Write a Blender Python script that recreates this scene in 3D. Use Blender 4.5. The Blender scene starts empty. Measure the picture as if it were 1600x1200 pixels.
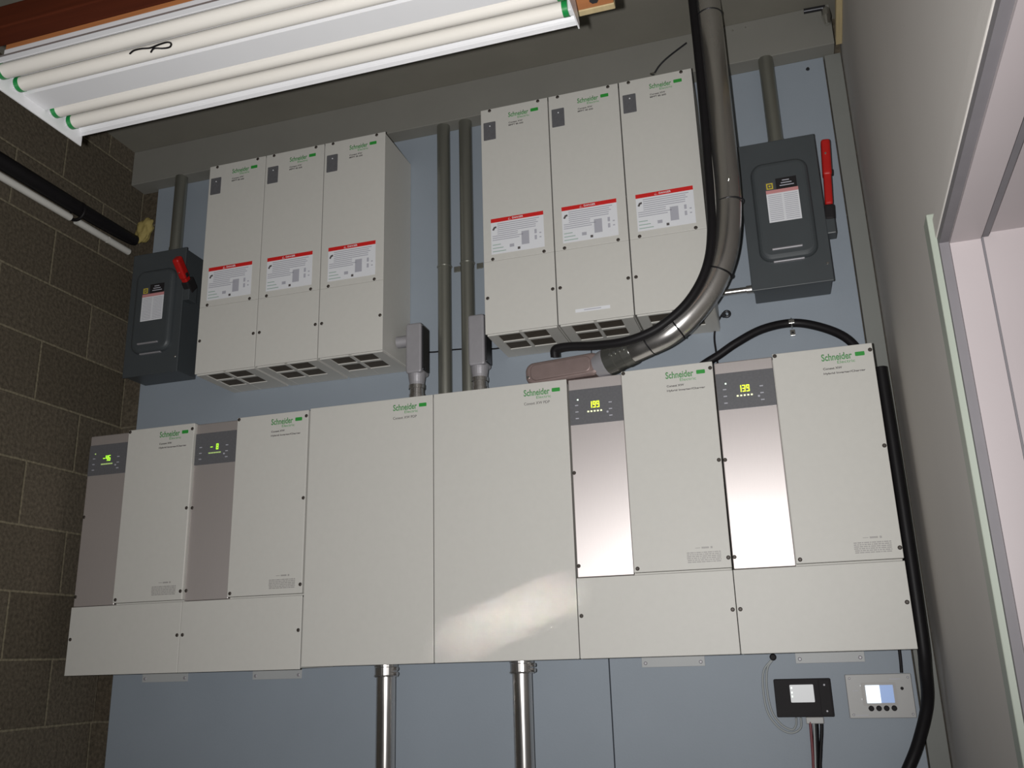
import bpy, bmesh, math, random
from mathutils import Vector, Matrix, noise
random.seed(7)
S = bpy.context.scene
COL = S.collection

# ------------------------------------------------------------------ camera
cam_data = bpy.data.cameras.new('camera')
cam = bpy.data.objects.new('camera', cam_data)
COL.objects.link(cam)
CP = Vector((0.9716, -2.6402, 0.0027))
R = ((0.95544754, 0.29380258, -0.02828509), (-0.11091485, 0.2685773, -0.95685115), (-0.27352861, 0.91735831, 0.28919859))
cam.matrix_world = Matrix(((R[0][0], -R[1][0], -R[2][0], CP.x),
                           (R[0][1], -R[1][1], -R[2][1], CP.y),
                           (R[0][2], -R[1][2], -R[2][2], CP.z),
                           (0, 0, 0, 1)))
cam_data.sensor_fit = 'HORIZONTAL'
cam_data.sensor_width = 36.0
cam_data.lens = 1426.0 / 1600 * 36
cam_data.clip_start = 0.02
S.camera = cam

# ------------------------------------------------------------------ light and exposure
S.view_settings.view_transform = 'Standard'
S.view_settings.look = 'None'
S.view_settings.gamma = 1.0
S.view_settings.use_curve_mapping = False
S.view_settings.exposure = 0.0
world = bpy.data.worlds.new('world')
S.world = world
world.use_nodes = True
world.node_tree.nodes['Background'].inputs[0].default_value = (0.95, 0.93, 1.0, 1)
world.node_tree.nodes['Background'].inputs[1].default_value = 0.07


def lamp(name, kind, loc, energy, color, **kw):
    d = bpy.data.lights.new(name, kind)
    d.energy = energy
    d.color = color
    for k, v in kw.items():
        setattr(d, k, v)
    o = bpy.data.objects.new(name, d)
    COL.objects.link(o)
    o.location = loc
    return o


# the phone's flash, a hand's breadth beside the lens
fl = lamp('phone_flash', 'SPOT', (CP.x - 0.07, CP.y, CP.z + 0.02), 196, (1.0, 0.99, 0.98),
          shadow_soft_size=0.012, spot_size=math.radians(114), spot_blend=1.0)
fl.rotation_euler = (Vector((-0.02, -0.2, 1.05)) - fl.location).to_track_quat('-Z', 'Y').to_euler()

# lamp added outside the doorway to draw a streak on the right large cabinet
src, dst = Vector((2.26, -2.76, 0.60)), Vector((0.215, -0.21, 0.112))
streak_lamp = lamp('streak_light', 'AREA', src, 0.075, (1.0, 0.93, 0.90), shape='RECTANGLE', size=0.27, size_y=0.02, spread=math.radians(2.6))
zax = (src - dst).normalized()
xax = Vector((0.36, 0, 0.125))
xax = (xax - zax * xax.dot(zax)).normalized()
yax = zax.cross(xax)
streak_lamp.matrix_world = Matrix(((xax.x, yax.x, zax.x, src.x), (xax.y, yax.y, zax.y, src.y), (xax.z, yax.z, zax.z, src.z), (0, 0, 0, 1)))

# ------------------------------------------------------------------ materials


def nodes(name):
    m = bpy.data.materials.new(name)
    m.use_nodes = True
    t = m.node_tree
    return m, t, t.nodes['Principled BSDF']


def rgb(c):
    return (c[0], c[1], c[2], 1.0)


def mat(name, color, rough=0.5, metal=0.0, var=0.0, vscale=8.0, bump=0.0, bscale=200.0, spec=0.5, aniso=0.0, stretch=(1, 1, 1), rvar=0.0):
    m, t, b = nodes(name)
    b.inputs['Base Color'].default_value = rgb(color)
    b.inputs['Roughness'].default_value = rough
    b.inputs['Metallic'].default_value = metal
    b.inputs['Specular IOR Level'].default_value = spec
    if aniso:
        b.inputs['Anisotropic'].default_value = aniso
    tc = t.nodes.new('ShaderNodeTexCoord')
    mp = t.nodes.new('ShaderNodeMapping')
    mp.inputs['Scale'].default_value = stretch
    t.links.new(tc.outputs['Object'], mp.inputs['Vector'])
    n = t.nodes.new('ShaderNodeTexNoise')
    n.inputs['Scale'].default_value = vscale
    n.inputs['Detail'].default_value = 6
    t.links.new(mp.outputs[0], n.inputs['Vector'])
    if var:
        r = t.nodes.new('ShaderNodeMix')
        r.data_type = 'RGBA'
        r.inputs[6].default_value = rgb([c * (1 - var) for c in color])
        r.inputs[7].default_value = rgb([min(1, c * (1 + var)) for c in color])
        t.links.new(n.outputs[0], r.inputs[0])
        t.links.new(r.outputs[2], b.inputs['Base Color'])
    if rvar:
        rr = t.nodes.new('ShaderNodeMapRange')
        rr.inputs['From Min'].default_value = 0.3
        rr.inputs['From Max'].default_value = 0.7
        rr.inputs['To Min'].default_value = rough - rvar
        rr.inputs['To Max'].default_value = rough + rvar
        t.links.new(n.outputs[0], rr.inputs[0])
        t.links.new(rr.outputs[0], b.inputs['Roughness'])
    if bump:
        n2 = t.nodes.new('ShaderNodeTexNoise')
        n2.inputs['Scale'].default_value = bscale
        n2.inputs['Detail'].default_value = 3
        t.links.new(mp.outputs[0], n2.inputs['Vector'])
        bp = t.nodes.new('ShaderNodeBump')
        bp.inputs['Strength'].default_value = bump
        bp.inputs['Distance'].default_value = 0.002
        t.links.new(n2.outputs[0], bp.inputs['Height'])
        t.links.new(bp.outputs[0], b.inputs['Normal'])
    return m


def emit(name, color, strength, base=(0.02, 0.02, 0.02)):
    m, t, b = nodes(name)
    b.inputs['Base Color'].default_value = rgb(base)
    b.inputs['Emission Color'].default_value = rgb(color)
    b.inputs['Emission Strength'].default_value = strength
    b.inputs['Roughness'].default_value = 0.4
    return m


def block_mat(name, axis, shift, dark, light, mortar, zoff=0.045):
    """concrete block courses 0.4 x 0.2; axis = the world axis that runs along the wall"""
    m, t, b = nodes(name)
    tc = t.nodes.new('ShaderNodeTexCoord')
    sp = t.nodes.new('ShaderNodeSeparateXYZ')
    t.links.new(tc.outputs['Object'], sp.inputs[0])
    cx = t.nodes.new('ShaderNodeCombineXYZ')
    a = t.nodes.new('ShaderNodeMath')
    a.operation = 'ADD'
    a.inputs[1].default_value = shift + 40.0
    t.links.new(sp.outputs[axis], a.inputs[0])
    a2 = t.nodes.new('ShaderNodeMath')
    a2.operation = 'ADD'
    a2.inputs[1].default_value = -zoff + 40.0
    t.links.new(sp.outputs[2], a2.inputs[0])
    t.links.new(a.outputs[0], cx.inputs[0])
    t.links.new(a2.outputs[0], cx.inputs[1])
    br = t.nodes.new('ShaderNodeTexBrick')
    br.offset = 0.5
    br.inputs['Scale'].default_value = 1.0
    br.inputs['Brick Width'].default_value = 0.4
    br.inputs['Row Height'].default_value = 0.2
    br.inputs['Mortar Size'].default_value = 0.0045
    br.inputs['Mortar Smooth'].default_value = 0.4
    br.inputs['Color1'].default_value = rgb(dark)
    br.inputs['Color2'].default_value = rgb(light)
    br.inputs['Mortar'].default_value = rgb(mortar)
    t.links.new(cx.outputs[0], br.inputs['Vector'])
    n = t.nodes.new('ShaderNodeTexNoise')
    n.inputs['Scale'].default_value = 90
    n.inputs['Detail'].default_value = 8
    t.links.new(tc.outputs['Object'], n.inputs['Vector'])
    mx = t.nodes.new('ShaderNodeMix')
    mx.data_type = 'RGBA'
    mx.blend_type = 'MULTIPLY'
    mx.inputs[0].default_value = 0.55
    rp = t.nodes.new('ShaderNodeMapRange')
    rp.inputs['From Min'].default_value = 0.3
    rp.inputs['From Max'].default_value = 0.7
    rp.inputs['To Min'].default_value = 0.35
    rp.inputs['To Max'].default_value = 1.4
    t.links.new(n.outputs[0], rp.inputs[0])
    t.links.new(br.outputs['Color'], mx.inputs[6])
    t.links.new(rp.outputs[0], mx.inputs[7])
    t.links.new(mx.outputs[2], b.inputs['Base Color'])
    b.inputs['Roughness'].default_value = 0.95
    b.inputs['Specular IOR Level'].default_value = 0.15
    ad = t.nodes.new('ShaderNodeMath')
    ad.operation = 'MULTIPLY_ADD'
    ad.inputs[1].default_value = -1.0
    t.links.new(br.outputs['Fac'], ad.inputs[0])
    t.links.new(n.outputs[0], ad.inputs[2])
    bp = t.nodes.new('ShaderNodeBump')
    bp.inputs['Strength'].default_value = 0.6
    bp.inputs['Distance'].default_value = 0.005
    t.links.new(ad.outputs[0], bp.inputs['Height'])
    t.links.new(bp.outputs[0], b.inputs['Normal'])
    return m


M = {}
M['block'] = block_mat('concrete_block', 1, 0.19, (0.088, 0.073, 0.053), (0.118, 0.099, 0.074), (0.19, 0.165, 0.115))
M['block_back'] = block_mat('concrete_block_back', 0, 0.1, (0.085, 0.068, 0.048), (0.105, 0.088, 0.065), (0.15, 0.13, 0.095))
M['ceiling'] = mat('ceiling_paint', (0.195, 0.185, 0.155), 0.85, var=0.14, vscale=5, bump=0.2, bscale=80)
M['header'] = mat('header_paint', (0.205, 0.20, 0.178), 0.8, var=0.1, vscale=5, bump=0.1)
M['trim'] = mat('trim_paint', (0.20, 0.205, 0.19), 0.7, var=0.1, vscale=6)
M['steel_dark'] = mat('dark_fitting', (0.16, 0.16, 0.145), 0.35, metal=0.7, var=0.15, vscale=20)
M['board'] = mat('board_paint', (0.265, 0.302, 0.345), 0.6, var=0.07, vscale=4, bump=0.12, bscale=160)
M['drywall'] = mat('drywall_paint', (0.56, 0.53, 0.50), 0.7, var=0.06, vscale=3, bump=0.12, bscale=180)
M['floor'] = mat('floor_concrete', (0.28, 0.27, 0.26), 0.6, var=0.2, vscale=3, bump=0.1)
M['frame_paint'] = mat('frame_paint', (0.40, 0.355, 0.36), 0.4, var=0.05, vscale=6)
M['casing'] = mat('casing_paint', (0.30, 0.33, 0.28), 0.5, var=0.05, vscale=6)
M['reveal_shade'] = mat('reveal_shade_grey', (0.16, 0.15, 0.16), 0.6, var=0.1, vscale=20)  # shade in the door reveal, put into the colour
M['powder'] = mat('powder_coat', (0.58, 0.568, 0.53), 0.48, var=0.03, vscale=60, bump=0.10, bscale=700, spec=0.35)
M['vent_frame'] = M['powder']
M['mesh'] = mat('vent_mesh', (0.075, 0.06, 0.045), 0.7, var=0.3, vscale=60)
M['silver'] = mat('brushed_plate', (0.80, 0.74, 0.725), 0.45, metal=0.86, var=0.03, vscale=30, stretch=(20, 1, 1), aniso=0.4)
_t = M['silver'].node_tree                 # vertical brushing spreads the highlight sideways
_c = _t.nodes.new('ShaderNodeCombineXYZ')
_c.inputs[0].default_value = 1.0
_t.links.new(_c.outputs[0], _t.nodes['Principled BSDF'].inputs['Tangent'])
M['display'] = mat('display_panel', (0.12, 0.12, 0.128), 0.42, var=0.2, vscale=160)
M['screw'] = mat('screw_head', (0.055, 0.045, 0.038), 0.5, metal=0.3, var=0.1)
M['bright_screw'] = mat('zinc_screw', (0.75, 0.75, 0.72), 0.25, metal=1.0, var=0.05)
M['steel'] = mat('galvanised_tube', (0.62, 0.60, 0.58), 0.25, metal=0.95, var=0.12, vscale=14, rvar=0.06, stretch=(1, 1, 0.3))
M['steel_dull'] = mat('weathered_tube', (0.33, 0.33, 0.29), 0.38, metal=0.80, var=0.12, vscale=14, stretch=(1, 1, 0.3))
M['cast'] = mat('cast_fitting', (0.36, 0.35, 0.37), 0.5, metal=0.35, var=0.1, vscale=30, bump=0.15, bscale=300)
M['cast_brown'] = mat('cast_fitting_brown', (0.33, 0.25, 0.235), 0.38, metal=0.5, var=0.15, vscale=30, bump=0.1, bscale=300)
M['dark_steel'] = mat('dark_steel', (0.05, 0.05, 0.055), 0.35, metal=0.7, var=0.1)
M['switch_grey'] = mat('switch_enamel', (0.058, 0.066, 0.071), 0.40, var=0.08, vscale=12, spec=0.55)
M['red_handle'] = mat('red_handle', (0.45, 0.012, 0.010), 0.4, var=0.1, vscale=30)
M['red'] = mat('red_print', (0.62, 0.016, 0.014), 0.5, var=0.05)
M['pink'] = mat('pink_print', (0.60, 0.27, 0.27), 0.5, var=0.05)
M['white_label'] = mat('white_label', (0.74, 0.75, 0.78), 0.45, var=0.03, vscale=40)
M['grey_print'] = mat('grey_print', (0.42, 0.42, 0.47), 0.5, var=0.1)
M['dark_print'] = mat('dark_print', (0.10, 0.09, 0.09), 0.5, var=0.1)
M['soft_print'] = mat('soft_print', (0.36, 0.345, 0.33), 0.5, var=0.1)
M['green'] = mat('green_print', (0.03, 0.30, 0.045), 0.45, var=0.05)
M['green_text'] = mat('green_lettering', (0.11, 0.33, 0.12), 0.45, var=0.05)
M['soft_green'] = mat('soft_green_print', (0.32, 0.44, 0.38), 0.5, var=0.05)
M['black'] = mat('black_rubber', (0.010, 0.009, 0.010), 0.5, spec=0.2, var=0.2, vscale=20)
M['black_plastic'] = mat('black_plastic', (0.022, 0.020, 0.021), 0.62, spec=0.12, var=0.15, vscale=20)
M['yellow'] = mat('yellow_print', (0.62, 0.50, 0.04), 0.45, var=0.05)
M['foam'] = mat('yellow_foam', (0.34, 0.27, 0.09), 0.8, var=0.3, vscale=40, bump=0.6, bscale=60)
M['white_pvc'] = mat('white_plastic', (0.62, 0.61, 0.57), 0.45, var=0.08, vscale=12)
M['white_wire'] = mat('pale_wire', (0.33, 0.35, 0.35), 0.5, var=0.08)
M['white_enamel'] = mat('white_enamel', (0.72, 0.72, 0.735), 0.32, var=0.04, vscale=8)
M['tube_glass'] = mat('lamp_tube', (0.72, 0.69, 0.64), 0.22, var=0.04, vscale=6, stretch=(0.3, 1, 1))
M['green_ring'] = mat('green_lamp_end', (0.01, 0.22, 0.05), 0.35, var=0.1)
M['wood_dark'] = mat('reddish_timber', (0.07, 0.015, 0.006), 0.8, spec=0.1, var=0.35, vscale=6, stretch=(0.6, 12, 12), bump=0.1)
M['wood_orange'] = mat('orange_timber', (0.42, 0.16, 0.055), 0.6, var=0.25, vscale=6, stretch=(0.6, 12, 12), bump=0.1)
M['wood_pale'] = mat('pale_timber', (0.50, 0.40, 0.22), 0.65, var=0.2, vscale=8, stretch=(12, 1, 12), bump=0.1)
M['flange'] = mat('flange_paint', (0.40, 0.41, 0.41), 0.5, var=0.05)
M['plate'] = mat('beige_plate', (0.36, 0.355, 0.345), 0.45, var=0.05)
M['digits'] = emit('lit_digits', (0.75, 1.0, 0.02), 2.6)
M['digits_green'] = emit('lit_digits_green', (0.42, 1.0, 0.03), 1.6)
M['dots'] = emit('lit_dots', (0.95, 1.0, 0.55), 1.5)
M['dots_dim'] = emit('lit_dots_dim', (0.55, 0.75, 0.25), 0.55)
M['led'] = emit('lit_indicator', (0.8, 1.0, 0.8), 1.6)
M['lcd'] = emit('lit_screen', (0.80, 0.90, 1.0), 1.25, (0.2, 0.3, 0.4))
M['lcd_blue'] = emit('lit_screen_blue', (0.28, 0.42, 0.72), 0.55, (0.1, 0.15, 0.3))
M['lcd_grey'] = emit('lit_screen_grey', (0.62, 0.63, 0.64), 0.4, (0.3, 0.3, 0.3))

# ------------------------------------------------------------------ mesh helpers


class MB:
    def __init__(self):
        self.bm = bmesh.new()

    def _merge(self, b, smooth=False):
        me = bpy.data.meshes.new('tmp')
        for f in b.faces:
            f.smooth = smooth
        b.to_mesh(me)
        b.free()
        self.bm.from_mesh(me)
        bpy.data.meshes.remove(me)

    def box(self, x0, x1, y0, y1, z0, z1, bev=0.0, seg=2, mx=None):
        b = bmesh.new()
        bmesh.ops.create_cube(b, size=1)
        for v in b.verts:
            v.co = Vector(((x0 + x1) / 2 + v.co.x * (x1 - x0), (y0 + y1) / 2 + v.co.y * (y1 - y0), (z0 + z1) / 2 + v.co.z * (z1 - z0)))
        if bev:
            bmesh.ops.bevel(b, geom=b.edges[:], offset=bev, segments=seg, affect='EDGES', profile=0.5)
        if mx is not None:
            bmesh.ops.transform(b, matrix=mx, verts=b.verts)
        self._merge(b)
        return self

    def tube(self, pts, r, seg=20, cap=True, smooth=True, mid=6):
        """smooth tube through pts (Catmull-Rom); r number or list"""
        P = [Vector(p) for p in pts]
        rs = r if isinstance(r, (list, tuple)) else [r] * len(P)
        if mid and len(P) > 2:
            Q, RR = [], []
            for i in range(len(P) - 1):
                p0 = P[i - 1] if i else P[0] * 2 - P[1]
                p1, p2 = P[i], P[i + 1]
                p3 = P[i + 2] if i + 2 < len(P) else P[-1] * 2 - P[-2]
                for k in range(mid):
                    t = k / mid
                    Q.append(0.5 * ((2 * p1) + (p2 - p0) * t + (2 * p0 - 5 * p1 + 4 * p2 - p3) * t * t + (3 * p1 - p0 - 3 * p2 + p3) * t ** 3))
                    RR.append(rs[i] * (1 - t) + rs[i + 1] * t)
            Q.append(P[-1])
            RR.append(rs[-1])
            P, rs = Q, RR
        b = bmesh.new()
        T = [(P[min(i + 1, len(P) - 1)] - P[max(i - 1, 0)]).normalized() for i in range(len(P))]
        up = Vector((0, 0, 1)) if abs(T[0].z) < 0.9 else Vector((1, 0, 0))
        nrm = (up - T[0] * up.dot(T[0])).normalized()
        rings = []
        for i, p in enumerate(P):
            if i:
                nrm = (nrm - T[i] * nrm.dot(T[i])).normalized()
            bi = T[i].cross(nrm)
            rings.append([b.verts.new(p + (nrm * math.cos(2 * math.pi * k / seg) + bi * math.sin(2 * math.pi * k / seg)) * rs[i]) for k in range(seg)])
        for i in range(len(rings) - 1):
            for k in range(seg):
                b.faces.new((rings[i][k], rings[i][(k + 1) % seg], rings[i + 1][(k + 1) % seg], rings[i + 1][k]))
        me_smooth = smooth
        for f in b.faces:
            f.smooth = me_smooth
        if cap:
            c1 = b.faces.new(rings[0][::-1])
            c2 = b.faces.new(rings[-1])
            c1.smooth = c2.smooth = False
            for e_ in list(c1.edges) + list(c2.edges):
                e_.smooth = False
        bmesh.ops.recalc_face_normals(b, faces=b.faces[:])
        me = bpy.data.meshes.new('tmp')
        b.to_mesh(me)
        b.free()
        self.bm.from_mesh(me)
        bpy.data.meshes.remove(me)
        return self

    def cyl(self, p0, p1, r, seg=20, r2=None):
        return self.tube([p0, p1], [r, r if r2 is None else r2], seg, mid=0)

    def lathe(self, p0, p1, prof, seg=24):
        """prof = [(t along 0..1, radius)...]"""
        a, c = Vector(p0), Vector(p1)
        pts = [a + (c - a) * t for t, _ in prof]
        b = bmesh.new()
        T = (c - a).normalized()
        up = Vector((0, 0, 1)) if abs(T.z) < 0.9 else Vector((1, 0, 0))
        n = (up - T * up.dot(T)).normalized()
        bi = T.cross(n)
        rings = [[b.verts.new(p + (n * math.cos(2 * math.pi * k / seg) + bi * math.sin(2 * math.pi * k / seg)) * pr[1]) for k in range(seg)] for p, pr in zip(pts, prof)]
        for i in range(len(rings) - 1):
            for k in range(seg):
                f = b.faces.new((rings[i][k], rings[i][(k + 1) % seg], rings[i + 1][(k + 1) % seg], rings[i + 1][k]))
                f.smooth = False
        b.faces.new(rings[0][::-1])
        b.faces.new(rings[-1])
        bmesh.ops.recalc_face_normals(b, faces=b.faces[:])
        me = bpy.data.meshes.new('tmp')
        b.to_mesh(me)
        b.free()
        self.bm.from_mesh(me)
        bpy.data.meshes.remove(me)
        return self

    def rrect(self, x0, x1, z0, z1, yb, yf, rad, bev=0.0, seg=6, mx=None):
        """rounded rectangle in xz, back at yb, front at yf (yf < yb), chamfered front"""
        def ring(ins, y, rr):
            o = []
            for cx, cz, a0 in ((x1 - ins - rr, z1 - ins - rr, 0), (x0 + ins + rr, z1 - ins - rr, 90), (x0 + ins + rr, z0 + ins + rr, 180), (x1 - ins - rr, z0 + ins + rr, 270)):
                for k in range(seg + 1):
                    a = math.radians(a0 + 90 * k / seg)
                    o.append((cx + rr * math.cos(a), y, cz + rr * math.sin(a)))
            return o
        b = bmesh.new()
        levels = [ring(0, yb, rad)]
        if bev:
            for k in range(5):
                a = k / 4 * math.pi / 2
                levels.append(ring(bev * (1 - math.cos(a)), yf + (abs(bev) if yf < yb else -abs(bev)) * (1 - math.sin(a)) * min(1, abs(yb - yf) / bev), max(rad - bev * (1 - math.cos(a)), 0.0005)))
        else:
            levels.append(ring(0, yf, rad))
        vs = [[b.verts.new(c) for c in l] for l in levels]
        n = len(vs[0])
        for i in range(len(vs) - 1):
            for k in range(n):
                b.faces.new((vs[i][k], vs[i][(k + 1) % n], vs[i + 1][(k + 1) % n], vs[i + 1][k]))
        b.faces.new(vs[0])
        b.faces.new(vs[-1])
        bmesh.ops.recalc_face_normals(b, faces=b.faces[:])
        if mx is not None:
            bmesh.ops.transform(b, matrix=mx, verts=b.verts)
        self._merge(b)
        return self

    def torus(self, c, axis, R_, r, seg=28, s2=8):
        c, ax = Vector(c), Vector(axis).normalized()
        up = Vector((0, 0, 1)) if abs(ax.z) < 0.9 else Vector((1, 0, 0))
        n = (up - ax * up.dot(ax)).normalized()
        bi = ax.cross(n)
        b = bmesh.new()
        rings = []
        for i in range(seg):
            a = 2 * math.pi * i / seg
            d = n * math.cos(a) + bi * math.sin(a)
            rings.append([b.verts.new(c + d * (R_ + r * math.cos(2 * math.pi * k / s2)) + ax * r * math.sin(2 * math.pi * k / s2)) for k in range(s2)])
        for i in range(seg):
            for k in range(s2):
                b.faces.new((rings[i][k], rings[i][(k + 1) % s2], rings[(i + 1) % seg][(k + 1) % s2], rings[(i + 1) % seg][k]))
        bmesh.ops.recalc_face_normals(b, faces=b.faces[:])
        self._merge(b, True)
        return self

    def build(self, name, material, parent=None):
        me = bpy.data.meshes.new(name)
        self.bm.to_mesh(me)
        self.bm.free()
        me.materials.append(material)
        o = bpy.data.objects.new(name, me)
        COL.objects.link(o)
        if parent is not None:
            o.parent = parent
        return o


def tag(o, label, cat, group=None, kind=None):
    o['label'] = label
    o['category'] = cat
    if group:
        o['group'] = group
    if kind:
        o['kind'] = kind
    return o


def struct(o):
    o['kind'] = 'structure'
    return o


def thing(name, label, cat, loc=(0, 0, 0), group=None):
    o = bpy.data.objects.new(name, None)
    o.empty_display_size = 0.05
    COL.objects.link(o)
    o.location = loc
    return tag(o, label, cat, group)


def copy_tree(o, parent=None):
    c = o.copy()
    COL.objects.link(c)
    c.parent = parent
    for ch in list(o.children):
        copy_tree(ch, c)
    return c


def text(name, body, x0, x1, z0, z1, y, material, parent, weight=0.0, ext=0.0006):
    """lettering fitted into the rectangle x0..x1, z0..z1 of a plane facing -y"""
    cu = bpy.data.curves.new('tmp', 'FONT')
    cu.body = body
    cu.size = 1.0
    cu.offset = weight
    cu.resolution_u = 3
    ob = bpy.data.objects.new('tmp', cu)
    COL.objects.link(ob)
    dg = bpy.context.evaluated_depsgraph_get()
    dg.update()
    me = bpy.data.meshes.new_from_object(ob.evaluated_get(dg))
    bpy.data.objects.remove(ob)
    bpy.data.curves.remove(cu)
    xs = [v.co.x for v in me.vertices]
    ys = [v.co.y for v in me.vertices]
    ax, bx, ay, by = min(xs), max(xs), min(ys), max(ys)
    bm = bmesh.new()
    bm.from_mesh(me)
    for v in bm.verts:
        v.co = Vector((x0 + (v.co.x - ax) / (bx - ax) * (x1 - x0), y, z0 + (v.co.y - ay) / (by - ay) * (z1 - z0)))
    r = bmesh.ops.extrude_face_region(bm, geom=bm.faces[:])
    for g in r['geom']:
        if isinstance(g, bmesh.types.BMVert):
            g.co.y -= ext
    bmesh.ops.recalc_face_normals(bm, faces=bm.faces[:])
    bm.to_mesh(me)
    bm.free()
    me.materials.clear()
    me.materials.append(material)
    me.name = name
    o = bpy.data.objects.new(name, me)
    COL.objects.link(o)
    o.parent = parent
    return o


def screw(x, z, y, parent, material=None, r=0.0054, name='screw'):
    m = MB()
    m.lathe((x, y, z), (x, y - 0.0025, z), [(0, r), (0.5, r), (1.0, r * 0.6)], 12)
    return m.build(name, material or M['screw'], parent)


# ------------------------------------------------------------------ the room
CEIL, FLOOR, XL, YB, YF = 1.93, -1.35, -1.30, 0.018, -3.4
WX, WS = 1.29, 0.03                       # right wall: x = WX + WS * y
struct(MB().box(XL - 0.2, 3.2, YF - 0.2, YB + 0.2, FLOOR - 0.1, FLOOR).build('floor', M['floor']))
struct(MB().box(XL - 0.2, 1.5, YF - 0.2, YB + 0.2, CEIL, CEIL + 0.1).build('ceiling', M['ceiling']))
struct(MB().box(XL - 0.2, 1.5, YB, YB + 0.2, FLOOR, CEIL).build('wall_back', M['block_back']))
struct(MB().box(XL - 0.2, XL, YF - 0.2, YB, FLOOR, CEIL).build('wall_left', M['block']))
struct(MB().box(XL, 1.6, YF - 0.2, YF, FLOOR, CEIL).build('wall_front', M['drywall']))

# right wall with the door opening; local frame, x = outward, -y = towards the camera
DJ, DW, DH = 1.142, 0.90, 0.638            # near jamb distance, width, head height
wr = MB()
wr.box(0, 0.12, -(DJ - 0.0), 0.03, FLOOR, CEIL)
wr.box(0, 0.12, -3.5, -(DJ + DW), FLOOR, CEIL)
wr.box(0, 0.12, -(DJ + DW), -DJ, DH, CEIL)
wall_r = struct(wr.build('wall_right', M['drywall']))
turn = Matrix.Translation((WX, 0, 0)) @ Matrix.Rotation(-WS, 4, 'Z')
wall_r.matrix_world = turn

door = bpy.data.objects.new('door_1', None)
COL.objects.link(door)
struct(door)
door.matrix_world = turn
c = MB()                                   # casing on the room face
c.box(-0.014, 0, -DJ, -(DJ - 0.045), FLOOR, DH + 0.045, 0.002)
c.box(-0.010, 0, -(DJ + DW + 0.045), -(DJ + DW), FLOOR, DH + 0.045, 0.002)
c.build('casing', M['casing'], door)
c = MB()
c.box(-0.006, 0, -(DJ + DW), -DJ, DH, DH + 0.035, 0.002)
c.build('casing', M['drywall'], door)
s = MB()                                   # shade of the reveal, painted as a dark strip inside the casing
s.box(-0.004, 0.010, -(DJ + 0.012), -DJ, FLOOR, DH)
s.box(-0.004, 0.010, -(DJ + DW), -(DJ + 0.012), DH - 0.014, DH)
s.build('reveal_shade', M['reveal_shade'], door)
f = MB()                                   # rebated frame: two steps
f.box(0.010, 0.055, -(DJ + 0.020), -DJ, FLOOR, DH)
f.box(0.010, 0.055, -(DJ + DW), -(DJ + 0.020), DH - 0.020, DH)
f.box(0.055, 0.150, -(DJ + 0.006), -DJ, FLOOR, DH)
f.box(0.055, 0.150, -(DJ + DW), -(DJ + 0.006), DH - 0.006, DH)
f.box(-0.004, 0.150, -(DJ + DW), -(DJ + DW - 0.02), FLOOR, DH)
f.build('door_frame', M['frame_paint'], door)
w = MB()  # shade line along the frame step, painted as thin dark strips
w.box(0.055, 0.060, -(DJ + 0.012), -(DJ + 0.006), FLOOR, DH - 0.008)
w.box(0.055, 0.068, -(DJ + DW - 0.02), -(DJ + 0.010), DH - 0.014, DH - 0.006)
w.build('step_shade', M['reveal_shade'], door)

# header band along the top of the back wall, edge trims
struct(MB().box(XL, 1.268, -0.06, YB, 1.787, CEIL, 0.002).build('trim_1', M['header']))
struct(MB().box(1.238, 1.2865, -0.006, YB, FLOOR, 1.787, 0.002).build('trim_2', M['trim']))
pt = struct(MB().box(-0.018, 0.0, -0.62, -0.065, 1.775, 1.80, 0.002).build('trim_3', M['wood_pale']))
pt.matrix_world = turn

# painted boards
tag(MB().box(-1.222, 0.4425, 0, YB - 0.001, FLOOR + 0.1, 1.787, 0.0015).build('backing_board', M['board']),
    'blue-grey painted plywood backing board, the wide one behind the left and middle cabinets', 'board', 'painted backing boards')
tag(MB().box(0.4455, 1.2345, 0, YB - 0.001, FLOOR + 0.1, 1.787, 0.0015).build('backing_board', M['board']),
    'blue-grey painted plywood backing board, the narrow one behind the two small wall monitors', 'board', 'painted backing boards')

# ------------------------------------------------------------------ charge controllers
PITCH = 0.224


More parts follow.
